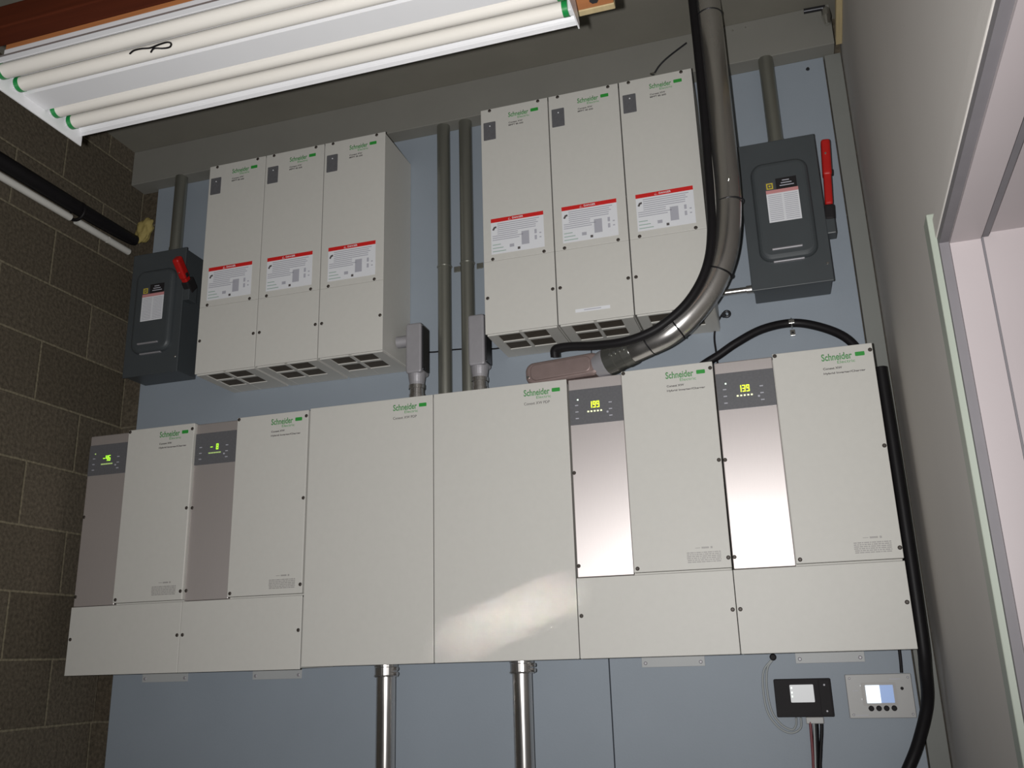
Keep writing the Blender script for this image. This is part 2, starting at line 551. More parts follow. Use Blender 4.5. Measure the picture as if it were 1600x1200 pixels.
def make_controller():
    root = thing('charge_controller', '', 'electrical cabinet', (0, 0, 0), 'tall ivory controller cabinets in the upper row')
    w = 0.2207
    MB().box(0.0015, w - 0.0015, -0.214, -0.001, 0.0025, 0.760, 0.002).build('case', M['powder'], root)
    c = MB()
    c.box(0, w, -0.220, -0.2145, 0.2330, 0.762, 0.0012)
    c.build('upper_cover', M['powder'], root)
    MB().box(0, w, -0.220, -0.2145, 0.0, 0.2325, 0.0012).build('lower_cover', M['powder'], root)
    for x, z in ((0.030, 0.7555), (0.190, 0.7555), (0.029, 0.2265 + 0.012), (0.190, 0.2265 + 0.012), (0.010, 0.114), (0.2115, 0.114)):
        screw(x, z, -0.2195, root)
    MB().rrect(0.009, 0.049, 0.650, 0.713, -0.2195, -0.2222, 0.002, 0.0006).build('indicator_panel', M['display'], root)
    MB().rrect(0.0285, 0.0325, 0.696, 0.700, -0.222, -0.2232, 0.0015).build('indicator_light', M['white_label'], root)
    # maker's mark and model lettering
    text('lettering', 'Schneider', 0.092, 0.158, 0.7185, 0.7355, -0.2199, M['green_text'], root, 0.02)
    text('lettering', 'Electric', 0.122, 0.160, 0.7095, 0.7165, -0.2199, M['green_text'], root, 0.0)
    MB().rrect(0.165, 0.190, 0.7225, 0.7335, -0.2195, -0.2208, 0.002).build('emblem', M['green'], root)
    text('lettering', 'Conext XW', 0.092, 0.138, 0.696, 0.7015, -0.2199, M['dark_print'], root, 0.02)
    text('lettering', 'MPPT 80 600', 0.092, 0.140, 0.687, 0.6925, -0.2199, M['dark_print'], root, 0.02)
    # danger sticker
    st = MB().box(0.0255, 0.1925, -0.2206, -0.2199, 0.254, 0.3715).build('danger_sticker', M['white_label'], root)
    MB().box(0.0255, 0.1925, -0.2209, -0.2205, 0.3595, 0.3725).build('header_band', M['red'], st)
    text('lettering', 'DANGER', 0.094, 0.129, 0.363, 0.3695, -0.2208, M['white_label'], st, 0.02, 0.0004)
    tr = MB()
    tr.tube([(0.0815, -0.2211, 0.3625), (0.0895, -0.2211, 0.3625), (0.0855, -0.2211, 0.3697), (0.0815, -0.2211, 0.3625)], 0.0006, 6, mid=0)
    tr.build('warning_triangle', M['white_label'], st)
    pr = MB()
    rnd = random.Random(3)
    for k in range(9):
        z = 0.3515 - k * 0.0066
        e = 0.186 - rnd.random() * 0.03 if k < 5 else 0.110 + rnd.random() * 0.02
        pr.box(0.046 if k < 6 else 0.030, e, -0.2208, -0.2205, z, z + 0.0026)
    gp = MB()
    for k in range(3):
        gp.box(0.030, 0.072 - 0.008 * k, -0.2208, -0.2205, 0.261 + k * 0.011, 0.2635 + k * 0.011)
    gp.build('printed_text', M['soft_green'], st)
    pr.box(0.122, 0.146, -0.2208, -0.2205, 0.272, 0.316)
    pr.box(0.084, 0.098, -0.2208, -0.2205, 0.270, 0.280)
    for k in range(2):
        pr.box(0.163, 0.170, -0.2208, -0.2205, 0.282 + 0.02 * k, 0.296 + 0.02 * k)
        pr.box(0.178, 0.184, -0.2208, -0.2205, 0.286 + 0.014 * k, 0.290 + 0.014 * k)
    pr.build('printed_text', M['grey_print'], st)
    dk = MB()
    dk.box(0.032, 0.038, -0.2209, -0.2205, 0.333, 0.345, mx=Matrix.Translation((0.035, 0, 0.339)) @ Matrix.Rotation(0.5, 4, 'Y') @ Matrix.Translation((-0.035, 0, -0.339)))
    dk.box(0.038, 0.043, -0.2209, -0.2205, 0.340, 0.346)
    dk.build('warning_symbol', M['dark_print'], st)
    MB().box(0.109, 0.117, -0.2209, -0.2205, 0.259, 0.267).build('warning_symbol', M['dark_print'], st)
    # bottom grille: a plate with four meshed openings
    g = MB()
    xs = (0.004, 0.034, 0.102, 0.112, 0.182, 0.2175)
    ys = (-0.212, -0.205, -0.145, -0.134, -0.072, -0.002)
    for i in (0, 2, 4):
        g.box(xs[i], xs[i + 1], ys[0], ys[5], -0.004, 0.003)
    for i in (0, 2, 4):
        g.box(xs[1], xs[4], ys[i], ys[i + 1], -0.0035, 0.003)
    g.build('bottom_grille', M['powder'], root)
    mm = MB()
    mm.box(0.034, 0.182, -0.205, -0.072, -0.0005, 0.003)
    mm.build('grille_mesh', M['mesh'], root)
    return root


names_l = ['left cabinet', 'middle cabinet', 'right cabinet']
ctrl = make_controller()
spots = []
for k in range(3):
    spots.append((-0.830 + PITCH * k, 0.9236, ['ivory controller cabinet beside the left disconnect switch, first of the upper left trio',
                                                'ivory controller cabinet in the middle of the upper left trio',
                                                'ivory controller cabinet at the right end of the upper left trio, side wall exposed'][k]))
for k in range(3):
    spots.append((0.172 + PITCH * k, 0.9279, ['ivory controller cabinet nearest the twin vertical conduits, first of the upper right trio',
                                               'ivory controller cabinet with small white tag near its bottom edge, middle of upper right trio',
                                               'ivory controller cabinet partly behind the big steel conduit, right end of the upper right trio'][k]))
for i, (x, z, lab) in enumerate(spots):
    o = ctrl if i == 0 else copy_tree(ctrl)
    o.location = (x, 0, z)
    o['label'] = lab
    if i == 4:
        tg = MB().box(0.052, 0.154, -0.2206, -0.2199, 0.030, 0.040).build('small_tag', M['white_label'], o)
        MB().box(0.078, 0.128, -0.2209, -0.2205, 0.034, 0.0365).build('printed_text', M['grey_print'], tg)

# ------------------------------------------------------------------ inverters
SEG = {'0': 'abcdef', '1': 'bc', '2': 'abged', '3': 'abgcd', '4': 'fgbc', '6': 'afgcde', '8': 'abcdefg', '9': 'abfgcd', '-': 'g', ' ': ''}


def seven(body, x0, z0, w, h, y):
    m = MB()
    n = len(body)
    p = w / n
    t = h * 0.115
    dw = p * 0.74
    for i, ch in enumerate(body):
        ox = x0 + i * p
        q = {'a': (ox, ox + dw, z0 + h - t, z0 + h), 'd': (ox, ox + dw, z0, z0 + t), 'g': (ox, ox + dw, z0 + h / 2 - t / 2, z0 + h / 2 + t / 2),
             'f': (ox, ox + t, z0 + h / 2, z0 + h), 'b': (ox + dw - t, ox + dw, z0 + h / 2, z0 + h),
             'e': (ox, ox + t, z0, z0 + h / 2), 'c': (ox + dw - t, ox + dw, z0, z0 + h / 2)}
        for s_ in SEG[ch]:
            a = q[s_]
            m.box(a[0], a[1], y - 0.0006, y, a[2], a[3])
    return m


def make_inverter():
    root = thing('inverter', '', 'inverter', (0, 0, 0), 'inverters in the lower row')
    MB().box(0.003, 0.407, -0.190, -0.001, 0.208, 0.758, 0.002).build('case', M['powder'], root)
    MB().box(0.0025, 0.1555, -0.205, -0.190, 0.208, 0.7625, 0.0025, 3).build('silver_panel', M['silver'], root)
    d = MB().rrect(0.0035, 0.1553, 0.628, 0.7305, -0.2045, -0.2068, 0.002, 0.0008).build('display_panel', M['display'], root)
    b = MB()
    for k in range(3):
        for j in range(3):
            if k != 1:
                b.box(0.020 + 0.048 * k, 0.029 + 0.048 * k, -0.2074, -0.2067, 0.645 + 0.019 * j, 0.648 + 0.019 * j)
    b.build('printed_text', M['grey_print'], d)
    MB().rrect(0.109, 0.1145, 0.6545, 0.660, -0.2066, -0.208, 0.002).build('button', M['grey_print'], d)
    MB().box(0.157, 0.4085, -0.2125, -0.190, 0.2125, 0.767, 0.0016).build('front_cover', M['powder'], root)
    for x, z in ((0.1635, 0.7605), (0.402, 0.7485), (0.402, 0.493), (0.167, 0.2225), (0.4025, 0.238)):
        screw(x, z, -0.212, root)
    for x, z in ((0.0075, 0.493), (0.0075, 0.239)):
        screw(x, z, -0.2045, root)
    text('lettering', 'Schneider', 0.280, 0.356, 0.7305, 0.750, -0.2124, M['green_text'], root, 0.02)
    text('lettering', 'Electric', 0.318, 0.362, 0.7205, 0.7285, -0.2124, M['green_text'], root, 0.0)
    MB().rrect(0.364, 0.3875, 0.7355, 0.7465, -0.212, -0.2134, 0.002).build('emblem', M['green'], root)
    text('lettering', 'Conext XW', 0.281, 0.328, 0.7065, 0.7125, -0.2124, M['dark_print'], root, 0.02)
    text('lettering', 'Hybrid Inverter/Charger', 0.281, 0.384, 0.692, 0.699, -0.2124, M['dark_print'], root, 0.02)
    st = MB()
    rnd = random.Random(5)
    st.box(0.321, 0.334, -0.2130, -0.2124, 0.266, 0.2675)
    st.box(0.337, 0.356, -0.2130, -0.2124, 0.2645, 0.269)
    st.box(0.360, 0.365, -0.2130, -0.2124, 0.264, 0.2695)
    for k in range(6):
        x = 0.297 + 0.003 * rnd.random()
        while x < 0.383:
            l = 0.003 + 0.009 * rnd.random()
            st.box(x, min(x + l, 0.385), -0.2130, -0.2124, 0.2295 + k * 0.0048, 0.2325 + k * 0.0048)
            x += l + 0.0015
    st.build('approval_stamp', M['soft_print'], root)
    return root


inv = make_inverter()
inv_spots = [(-1.23, -0.006, '-46', 'digits_green', 'dots_dim', 'silver-panelled inverter at the left end of the lower row, next to the block wall'),
             (-0.82, -0.006, '- 8', 'digits_green', 'dots_dim', 'silver-panelled inverter just left of the two large plain cabinets'),
             (0.41, 0.0, '199', 'digits', 'dots', 'silver-panelled inverter just right of the two large plain cabinets, its display reading 199'),
             (0.82, 0.0, '139', 'digits', 'dots', 'silver-panelled inverter at the right end of the lower row, its display reading 139')]
for i, (x, z, num, dm, dd, lab) in enumerate(inv_spots):
    o = inv if i == 0 else copy_tree(inv)
    o.location = (x, 0, z)
    o['label'] = lab
for i, (x, z, num, dm, dd, lab) in enumerate(inv_spots):
    root = [q for q in COL.objects if q.get('label') == lab][0]
    seven(num, 0.0605, 0.6735, 0.0315, 0.0185, -0.2068).build('lit_digits', M[dm], root)
    d = MB()
    for k in range(5):
        d.box(0.0545 + k * 0.0092, 0.0545 + k * 0.0092 + (0.0048 if i > 1 else 0.008), -0.2076, -0.2066, 0.6615, 0.6655)
    d.build('indicator_row', M[dd], root)
    if i != 1:
        MB().box(0.0265, 0.0305, -0.2076, -0.2066, 0.6985, 0.7025).build('indicator_light', M['led' if i > 1 else 'dots_dim'], root)


def make_wiring_box(left):
    root = thing('wiring_box', '', 'electrical box', (0, 0, 0), 'wiring boxes below the inverters')
    MB().box(0.003, 0.407, -0.204, -0.001, 0.003, 0.203, 0.002).build('case', M['powder'], root)
    MB().box(0.0008, 0.4092, -0.210, -0.2045, 0.0, 0.2065, 0.0014).build('front_cover', M['powder'], root)
    for x in (0.0095, 0.4005):
        screw(x, 0.1085, -0.2095, root)
    fl_ = MB()
    fl_.box(0.127, 0.300, -0.004, -0.0005, -0.028, 0.004, 0.0008)
    fl_.build('mounting_flange', M['flange'], root)
    for x in (0.138, 0.289):
        screw(x, -0.017, -0.0038, root, M['cast'], 0.005)
    return root


wb = make_wiring_box(False)
for i, (x, z, lab) in enumerate([(-1.23, -0.006, 'shallow ivory wiring box at the bottom left corner of the cabinets, by the block wall'),
                                 (-0.82, -0.006, 'shallow ivory wiring box touching the left large plain cabinet'),
                                 (0.41, 0, 'shallow ivory wiring box touching the right large plain cabinet'),
                                 (0.82, 0, 'shallow ivory wiring box at the bottom right corner, above the small wall monitors')]):
    o = wb if i == 0 else copy_tree(wb)
    o.location = (x, 0, z)
    o['label'] = lab

# ------------------------------------------------------------------ distribution panels


def make_panel():
    root = thing('distribution_panel', '', 'electrical cabinet', (0, 0, 0), 'large plain distribution panels')
    MB().box(0.004, 0.406, -0.203, -0.001, 0.003, 0.759, 0.002).build('case', M['powder'], root)
    MB().box(0.0018, 0.4082, -0.210, -0.2035, 0.0, 0.765, 0.0016).build('front_cover', M['powder'], root)
    text('lettering', 'Schneider', 0.281, 0.358, 0.7265, 0.746, -0.2099, M['green_text'], root, 0.02)
    text('lettering', 'Electric', 0.318, 0.361, 0.7165, 0.7245, -0.2099, M['green_text'], root, 0.0)
    MB().rrect(0.3645, 0.3885, 0.7315, 0.7425, -0.2095, -0.2109, 0.002).build('emblem', M['green'], root)
    text('lettering', 'Conext XW PDP', 0.281, 0.357, 0.700, 0.708, -0.2099, M['dark_print'], root, 0.0)
    return root


pn = make_panel()
pn.location = (-0.4085, 0, 0)
pn['label'] = 'large plain ivory cabinet in the middle of the lower row, the left of two'
p2 = copy_tree(pn)
p2.location = (0.0005, 0, 0)
p2['label'] = 'large plain ivory cabinet in the middle of the lower row, the right of two'

# ------------------------------------------------------------------ disconnect switches


def make_switch(tilt, pz, ra, rb, rc):
    root = thing('disconnect_switch', '', 'disconnect switch', (0, 0, 0), 'grey safety switches')
    w, h = 0.22, 0.468
    MB().box(0.004, w - 0.004, -0.108, -0.001, 0.004, h - 0.004, 0.003).build('case', M['switch_grey'], root)
    c = MB()
    c.box(-0.002, w + 0.002, -0.117, -0.1085, 0.001, h, 0.0025, 3)
    c.rrect(0.030, 0.192, 0.080, h - 0.075, -0.116, -0.136, 0.036, 0.016, 8)
    dr = c.build('door', M['switch_grey'], root)
    for z in (0.108,):
        MB().box(0.066, 0.150, -0.141, -0.134, z, z + 0.006, 0.002).build('ridge', M['cast'], dr)
    MB().box(0.066, 0.152, -0.1245, -0.115, 0.0765, 0.082, 0.002).build('ridge', M['cast'], dr)
    lb = MB().box(0.068, 0.158, -0.1367, -0.1358, 0.195, 0.290).build('label_plate', M['white_label'], root)
    MB().box(0.068, 0.158, -0.1370, -0.1364, 0.286, 0.297).build('warning_band', M['pink'], lb)
    MB().box(0.068, 0.092, -0.1369, -0.1358, 0.2975, 0.322).build('emblem', M['dark_print'], lb)
    e = MB()
    for a in ((0.071, 0.089, 0.3165, 0.3195), (0.071, 0.089, 0.3005, 0.3035), (0.071, 0.074, 0.3035, 0.3165), (0.086, 0.089, 0.3035, 0.3165), (0.0775, 0.0825, 0.3075, 0.3125)):
        e.box(a[0], a[1], -0.1373, -0.1367, a[2], a[3])
    e.build('emblem', M['yellow'], lb)
    MB().box(0.098, 0.156, -0.1369, -0.1358, 0.2975, 0.332).build('emblem', M['black_plastic'], lb)
    pr = MB()
    for k in range(14):
        z = 0.2005 + k * 0.006
        pr.box(0.0725, 0.110, -0.1370, -0.1365, z, z + 0.0018)
        pr.box(0.116, 0.154, -0.1370, -0.1365, z, z + 0.0018)
    for k in range(3):
        pr.box(0.108 + 0.004 * k, 0.148 - 0.006 * k, -0.1372, -0.1367, 0.306 + k * 0.008, 0.309 + k * 0.008)
    pr.build('printed_text', M['grey_print'], lb)
    screw(w - 0.010, 0.055, -0.117, root, M['bright_screw'], 0.004)
    # handle: bracket, black hub, red grip
    MB().box(w + 0.0005, w + 0.026, -0.115, -0.070, pz - 0.055, pz + 0.005, 0.003).build('handle_bracket', M['switch_grey'], root)
    mx = Matrix.Translation((w + 0.014, -0.09, pz)) @ Matrix.Rotation(tilt, 4, 'X') @ Matrix.Rotation(math.radians(4), 4, 'Y')
    hub = MB()
    hub.box(-0.014, 0.014, -0.028, 0.020, -0.012, 0.036, 0.006, mx=mx)
    hub.build('handle_hub', M['black_plastic'], root)
    hd = MB()
    pts = []
    hd.box(-0.011, 0.011, -0.026, 0.004, ra, rb + 0.007, 0.006, 3, mx)
    hd.box(-0.013, 0.013, -0.030, 0.006, rb, rc, 0.008, 4, mx)
    hn = hd.build('handle', M['red_handle'], root)
    MB().box(0.010, 0.016, -0.020, -0.006, rb + 0.005, rb + 0.02, 0.001, mx=mx).build('latch', M['black_plastic'], hn)
    MB().cyl(mx @ Vector((-0.002, -0.029, rc - 0.05)), mx @ Vector((-0.002, -0.033, rc - 0.05)), 0.003, 10).build('screw', M['bright_screw'], hn)
    return root


sr = make_switch(0, 0.20, 0.036, 0.128, 0.245)
sr.location = (0.945, 0, 0.990)
sr['label'] = 'grey disconnect switch with upright red handle, right of the big steel conduit'
sl = make_switch(math.radians(50), 0.318, 0.030, 0.045, 0.125)
sl.location = (-1.202, 0, 0.983)
sl['label'] = 'dark grey disconnect switch in the shadowed left corner, red handle tipped outward'

# ------------------------------------------------------------------ conduits
CON = 'conduit'
for x, lab in ((-0.027, 'dull steel conduit running up to the header, left of the twin vertical pair'),
               (0.0535, 'dull steel conduit running up to the header, right of the twin vertical pair')):
    root = thing('conduit', lab, CON, (x, -0.034, 0.755), 'twin vertical conduits between the controller trios')
    MB().cyl((0, 0, 0), (0, 0, 1.036), 0.0225, 28).build('pipe', M['steel_dull'], root)
    cp = MB()
    cp.lathe((0, 0, 0.0), (0, 0, 0.03), [(0, 0.026), (0.9, 0.026), (1, 0.0235)])
    cp.build('coupling', M['steel_dull'], root)
    sb = MB()
    sb.torus((0, 0, 0.50), (0, 0, 1), 0.0232, 0.0022)
    sb.box(0.022, 0.045, 0.030, 0.0335, 0.490, 0.510, 0.0008)
    sb.build('strap', M['steel_dull'], root)
for x, z0, lab, nm in ((-1.083, 1.452, 'dull steel conduit rising from the dark left disconnect switch to the header', 'a'),
                       (1.061, 1.456, 'dull steel conduit rising from the right disconnect switch to the header', 'b')):
    root = thing('conduit', lab, CON, (x, -0.045, z0), 'conduits above the disconnect switches')
    MB().cyl((0, 0, 0), (0, 0, 1.788 - z0), 0.0225, 28).build('pipe', M['steel_dull'], root)
    MB().lathe((0, 0, 0.0), (0, 0, 0.04), [(0, 0.028), (0.4, 0.028), (0.42, 0.025), (1, 0.0245)]).build('connector', M['steel_dull'], root)
for x, lab in ((-0.192, 'shiny steel conduit dropping from the left large plain cabinet'),
               (0.218, 'shiny steel conduit dropping from the right large plain cabinet')):
    root = thing('conduit', lab, CON, (x, -0.10, 0), 'shiny conduits below the large cabinets')
    MB().cyl((0, 0, FLOOR), (0, 0, 0.0), 0.0275, 32).build('pipe', M['steel'], root)
    cp = MB()
    cp.lathe((0, 0, 0.001), (0, 0, -0.034), [(0, 0.034), (0.2, 0.034), (0.25, 0.0325), (0.85, 0.0325), (0.9, 0.035), (1, 0.034)], 28)
    cp.build('connector', M['steel'], root)
    sc = MB()
    for a in (-0.5,):
        sc.cyl((0.030, -0.012, -0.012), (0.043, -0.016, -0.012), 0.0055, 10)
        sc.cyl((0.030, -0.012, -0.026), (0.043, -0.016, -0.026), 0.0055, 10)
    sc.build('screw', M['steel'], root)

# grey conduit bodies beside the controller trios
for x, lab, nx in ((-0.0905, 'grey conduit body on the side of the upper left trio, above the left large cabinet', -1),
                   (0.1170, 'grey conduit body tucked behind the upper right trio, beside the twin conduits', 1)):
    root = thing('elbow_fitting', lab, 'conduit fitting', (x, -0.115, 0.765), 'grey conduit bodies above the large cabinets')
    b = MB()
    b.rrect(-0.026, 0.026, 0.098, 0.262, 0.031, -0.031, 0.008, 0.006)
    b.lathe((0, 0, 0.105), (0, 0, 0.062), [(0, 0.028), (0.3, 0.027), (0.75, 0.024), (1, 0.0235)], 24)
    b.build('body', M['cast'], root)
    cv = MB()
    if nx < 0:
        cv.box(0.026, 0.031, -0.024, 0.026, 0.108, 0.252, 0.002)
        cv.cyl((0.030, -0.012, 0.112), (0.036, -0.012, 0.112), 0.004, 10)
    else:
        cv.box(0.026, 0.031, -0.024, 0.026, 0.108, 0.252, 0.002)
    cv.build('cover', M['dark_steel'], root)
    k = MB()
    k.lathe((0, 0, 0.064), (0, 0, 0.0), [(0, 0.026), (0.18, 0.026), (0.2, 0.023), (0.45, 0.023), (0.47, 0.025), (0.75, 0.025), (0.77, 0.0225), (1, 0.0225)], 24)
    k.build('connector', M['steel'], root)
    nq = MB()
    if nx < 0:
        nq.cyl((-0.026, 0.0, 0.215), (-0.066, 0.0, 0.215), 0.019, 20)
    else:
        nq.cyl((0.026, 0.0, 0.215), (0.0555, 0.0, 0.215), 0.019, 20)
    nq.build('nipple', M['cast'], root)

# big bent conduit with its fitting
root = thing('bent_conduit', 'big steel conduit curving from the ceiling down in front of the upper right trio', CON, (0.36, -0.17, 0.765))
loc = Vector(root.location)


def Lc(p):
    return tuple(Vector(p) - loc)


PY = -0.262
path = [(0.911, PY, 1.929), (0.911, PY, 1.66), (0.911, PY, 1.45), (0.910, PY, 1.26), (0.902, PY, 1.15), (0.881, PY, 1.050), (0.838, PY, 0.962), (0.778, PY, 0.893), (0.712, -0.256, 0.847), (0.640, -0.236, 0.828), (0.600, -0.2225, 0.8195)]
PR = 0.0365
MB().tube([Lc(p) for p in path], PR, 36, mid=8).build('pipe', M['steel'], root)
for p, q in (((0.9105, PY, 1.205), (0, 0, 1)), ((0.911, PY, 1.825), (0, 0, 1))):
    MB().torus(Lc(p), q, PR + 0.0004, 0.0018, 36).build('joint', M['dark_steel'], root)
for p, q in (((0.862, PY, 1.002), (0.40, 0, 0.9)), ((0.735, -0.259, 0.861), (0.8, -0.06, 0.5)), ((0.655, -0.241, 0.833), (0.92, -0.25, 0.38))):
    MB().torus(Lc(p), q, PR + 0.001, 0.0022, 36).build('tie', M['black'], root)
MB().cyl(Lc((0.918, PY - 0.0363, 1.262)), Lc((0.918, PY - 0.044, 1.262)), 0.005, 12).build('set_screw', M['bright_screw'], root)
d1 = (Vector((0.565, -0.210, 0.812)) - Vector((0.640, -0.236, 0.828))).normalized()
e0 = Vector((0.588, -0.218, 0.8172))
k = MB()
k.lathe(Lc(e0 - d1 * 0.02), Lc(e0 + d1 * 0.062), [(0, 0.039), (0.3, 0.040), (0.32, 0.0385), (0.62, 0.0385), (0.64, 0.0405), (1, 0.0405)], 28)
k.build('connector', M['steel_dark'], root)
for t_ in (0.004, 0.018, 0.032, 0.046):
    c0 = e0 + d1 * t_ + Vector((0.0, -0.0395, 0.0))
    MB().cyl(Lc(c0), Lc(c0 + Vector((0, -0.009, 0))), 0.0042, 8).build('set_screw', M['bright_screw'], root)
# cast elbow body: tapers down to the cabinet top
e1 = e0 + d1 * 0.062
b = MB()
ctr = [e1, e1 + d1 * 0.03, Vector((0.465, -0.182, 0.797)), Vector((0.36, -0.16, 0.785))]
b.tube([Lc(e1 - d1 * 0.002), Lc(e1 + d1 * 0.035)], [0.0405, 0.036], 28, mid=0)
b.build('hub', M['cast'], root)
bx = Vector((0.298, -0.170, 0.7965))
ax = (e1 + d1 * 0.02 - bx)
Lb = ax.length
X = ax.normalized()
Y = Vector((0, 1, 0))
Y = (Y - X * Y.dot(X)).normalized()
Z = X.cross(Y)
mxb = Matrix.Translation(Vector(Lc(bx))) @ Matrix(((X.x, Y.x, Z.x, 0), (X.y, Y.y, Z.y, 0), (X.z, Y.z, Z.z, 0), (0, 0, 0, 1)))
b = MB()
b.rrect(-0.012, Lb, -0.033, 0.034, 0.036, -0.028, 0.026, 0.010, 8, mxb)
b.build('elbow_body', M['cast_brown'], root)
cv = MB()
cv.rrect(0.006, Lb - 0.025, -0.024, 0.025, -0.026, -0.033, 0.018, 0.004, 8, mxb)
cv.build('cover', M['cast_brown'], root)
cvs = MB()
cvs.cyl(mxb @ Vector((-0.002, -0.028, -0.010)), mxb @ Vector((-0.002, -0.031, -0.010)), 0.004, 10)
cvs.build('screw', M['bright_screw'], root)
hb = MB()
hb.cyl(Lc((0.335, -0.150, 0.7665)), Lc((0.335, -0.155, 0.79)), 0.030, 24)
hb.build('hub', M['cast_brown'], root)

# small conduit between the right trio and the right switch
root = thing('short_conduit', 'short thin shiny conduit joining the upper right trio to the right disconnect switch', CON, (0.849, -0.055, 1.022))
MB().cyl((-0.001, 0, 0), (0.0985, 0, 0), 0.0095, 20).build('pipe', M['steel'], root)
MB().lathe((0.078, 0, 0), (0.0985, 0, 0), [(0, 0.012), (1, 0.013)], 20).build('connector', M['steel'], root)

# ------------------------------------------------------------------ cables


def cable(name, pts, r, material, label, cat='cable', seg=14, group=None):
    o = MB().tube(pts, r, seg).build(name, material)
    return tag(o, label, cat, group)


cable('black_cable', [(0.388, -0.250, 0.821), (0.391, -0.258, 0.839), (0.409, -0.262, 0.843), (0.445, -0.266, 0.841), (0.511, -0.275, 0.832), (0.594, -0.288, 0.828), (0.664, -0.296, 0.841), (0.719, -0.299, 0.868), (0.774, -0.300, 0.912), (0.818, -0.298, 0.974), (0.845, -0.294, 1.046), (0.858, -0.288, 1.138), (0.862, -0.282, 1.239), (0.866, -0.278, 1.445), (0.868, -0.277, 1.658), (0.867, -0.277, 1.928)],
      0.0125, M['black'], 'black cable strapped along the left flank of the big bent conduit')
cable('black_cable', [(0.735, -0.028, 0.775), (0.775, -0.030, 0.812), (0.83, -0.034, 0.840), (0.881, -0.038, 0.868), (0.957, -0.030, 0.903), (1.042, -0.014, 0.917), (1.115, -0.022, 0.893), (1.179, -0.036, 0.848), (1.215, -0.042, 0.79), (1.2425, -0.060, 0.70), (1.2465, -0.085, 0.55), (1.2475, -0.10, 0.40), (1.2475, -0.10, 0.0)],
      0.0125, M['black'], 'black cable arching over the right end inverter below the grey disconnect switch')
cable('black_cable', [(1.2495, -0.135, 0.72), (1.2515, -0.135, 0.40), (1.2500, -0.135, 0.05), (1.2475, -0.120, -0.05), (1.244, -0.085, -0.128), (1.215, -0.06, -0.216), (1.180, -0.05, -0.285), (1.10, -0.05, -0.42), (1.02, -0.04, -0.60)],
      0.0145, M['black'], 'thick black cable hanging down beside the right wall past the small beige monitor')
# clamp on the arching cable
root = thing('cable_clamp', 'bright zinc clamp holding the arching black cable to the board', 'clamp', (1.042, -0.001, 0.917))
c = MB()
c.torus((0, -0.013, 0.0), (1, 0, 0), 0.0145, 0.0022, 20)
c.box(-0.008, 0.008, -0.029, -0.0265, -0.006, 0.006, 0.001)
c.build('loop', M['bright_screw'], root)
MB().box(-0.007, 0.007, -0.012, 0.0, -0.038, -0.020, 0.001).build('tab', M['bright_screw'], root)
screw(0, -0.029, -0.011, root, M['dark_steel'], 0.0035)
cable('thin_cable', [(-0.162, -0.006, 0.985), (-0.12, -0.006, 0.978), (-0.075, -0.005, 0.973), (-0.027, -0.0055, 0.973), (0.03, -0.0055, 0.970), (0.0535, -0.0055, 0.966), (0.10, -0.006, 0.960), (0.15, -0.006, 0.958), (0.185, -0.006, 0.972)],
      0.0026, M['black'], 'thin black cable stretched along the board behind the twin conduits', seg=8)
cable('thin_cable', [(0.848, -0.010, 0.972), (0.836, -0.008, 0.955), (0.824, -0.006, 0.93), (0.819, -0.005, 0.90), (0.820, -0.005, 0.862), (0.822, -0.005, 0.80)],
      0.003, M['black'], 'thin dark cable hanging below the bottom corner of the upper right trio', seg=8)
tag(MB().torus((0.862, -0.010, 0.972), (0, 1, 0), 0.009, 0.004, 18).lathe((0.853, 0, 0.972), (0.853, -0.014, 0.972), [(0, 0.008), (1, 0.006)], 12).build('cable_gland', M['dark_steel']),
    'small dark cable gland on the board beside the upper right trio', 'fitting')
cable('thin_cable', [(0.826, -0.064, 1.895), (0.766, -0.072, 1.852), (0.735, -0.070, 1.828), (0.716, -0.066, 1.806)],
      0.003, M['dark_steel'], 'thin dark wire slanting from a bright tip on the header above the upper right trio', 'wire', seg=8)
tag(MB().lathe((0.717, -0.0605, 1.807), (0.705, -0.078, 1.798), [(0, 0.0045), (0.5, 0.0055), (1, 0.003)], 12).build('wire_tip', M['bright_screw']),
    'tiny bright metal tip on the slanting wire above the upper right trio', 'fitting')
screws = [(1.013, 1.908, 'tiny bright screw high on the header, the one nearer the right wall'),
          (0.973, 1.906, 'tiny bright screw high on the header, the one nearer the big conduit')]
for x, z, lab in screws:
    tag(MB().lathe((x, -0.0598, z), (x, -0.0635, z), [(0, 0.0035), (1, 0.002)], 12).build('header_screw', M['bright_screw']), lab, 'screw', 'screws on the header')
tag(MB().lathe((1.185, 0.0, 1.754), (1.185, -0.005, 1.754), [(0, 0.006), (1, 0.004)], 12).build('board_bolt', M['dark_steel']),
    'small dark bolt in the blue board, above the right disconnect switch', 'bolt')

# ------------------------------------------------------------------ small monitors
root = thing('battery_monitor', 'small black wall monitor with a pale screen, left of the beige one', 'monitor', (0.885, 0, -0.160))
MB().rrect(0, 0.1425, 0, 0.094, -0.0005, -0.028, 0.003, 0.002).build('case', M['black_plastic'], root)
MB().rrect(0.112, 0.139, 0.004, 0.090, -0.0275, -0.0305, 0.002, 0.001).build('side_cover', M['black_plastic'], root)
s = MB().rrect(0.0395, 0.0985, 0.036, 0.0795, -0.0275, -0.0293, 0.002).build('screen', M['lcd_grey'], root)
q = MB()
for z in (0.070, 0.0585, 0.049):
    q.box(0.0425, 0.0455, -0.0298, -0.0292, z, z + 0.004)
q.build('screen_mark', M['led'], s)
for z in (0.014, 0.078):
    screw(0.126, z, -0.030, root, M['cast'], 0.003)
MB().box(0.071, 0.115, -0.022, -0.002, -0.017, -0.0005, 0.002).build('plug', M['plate'], root)
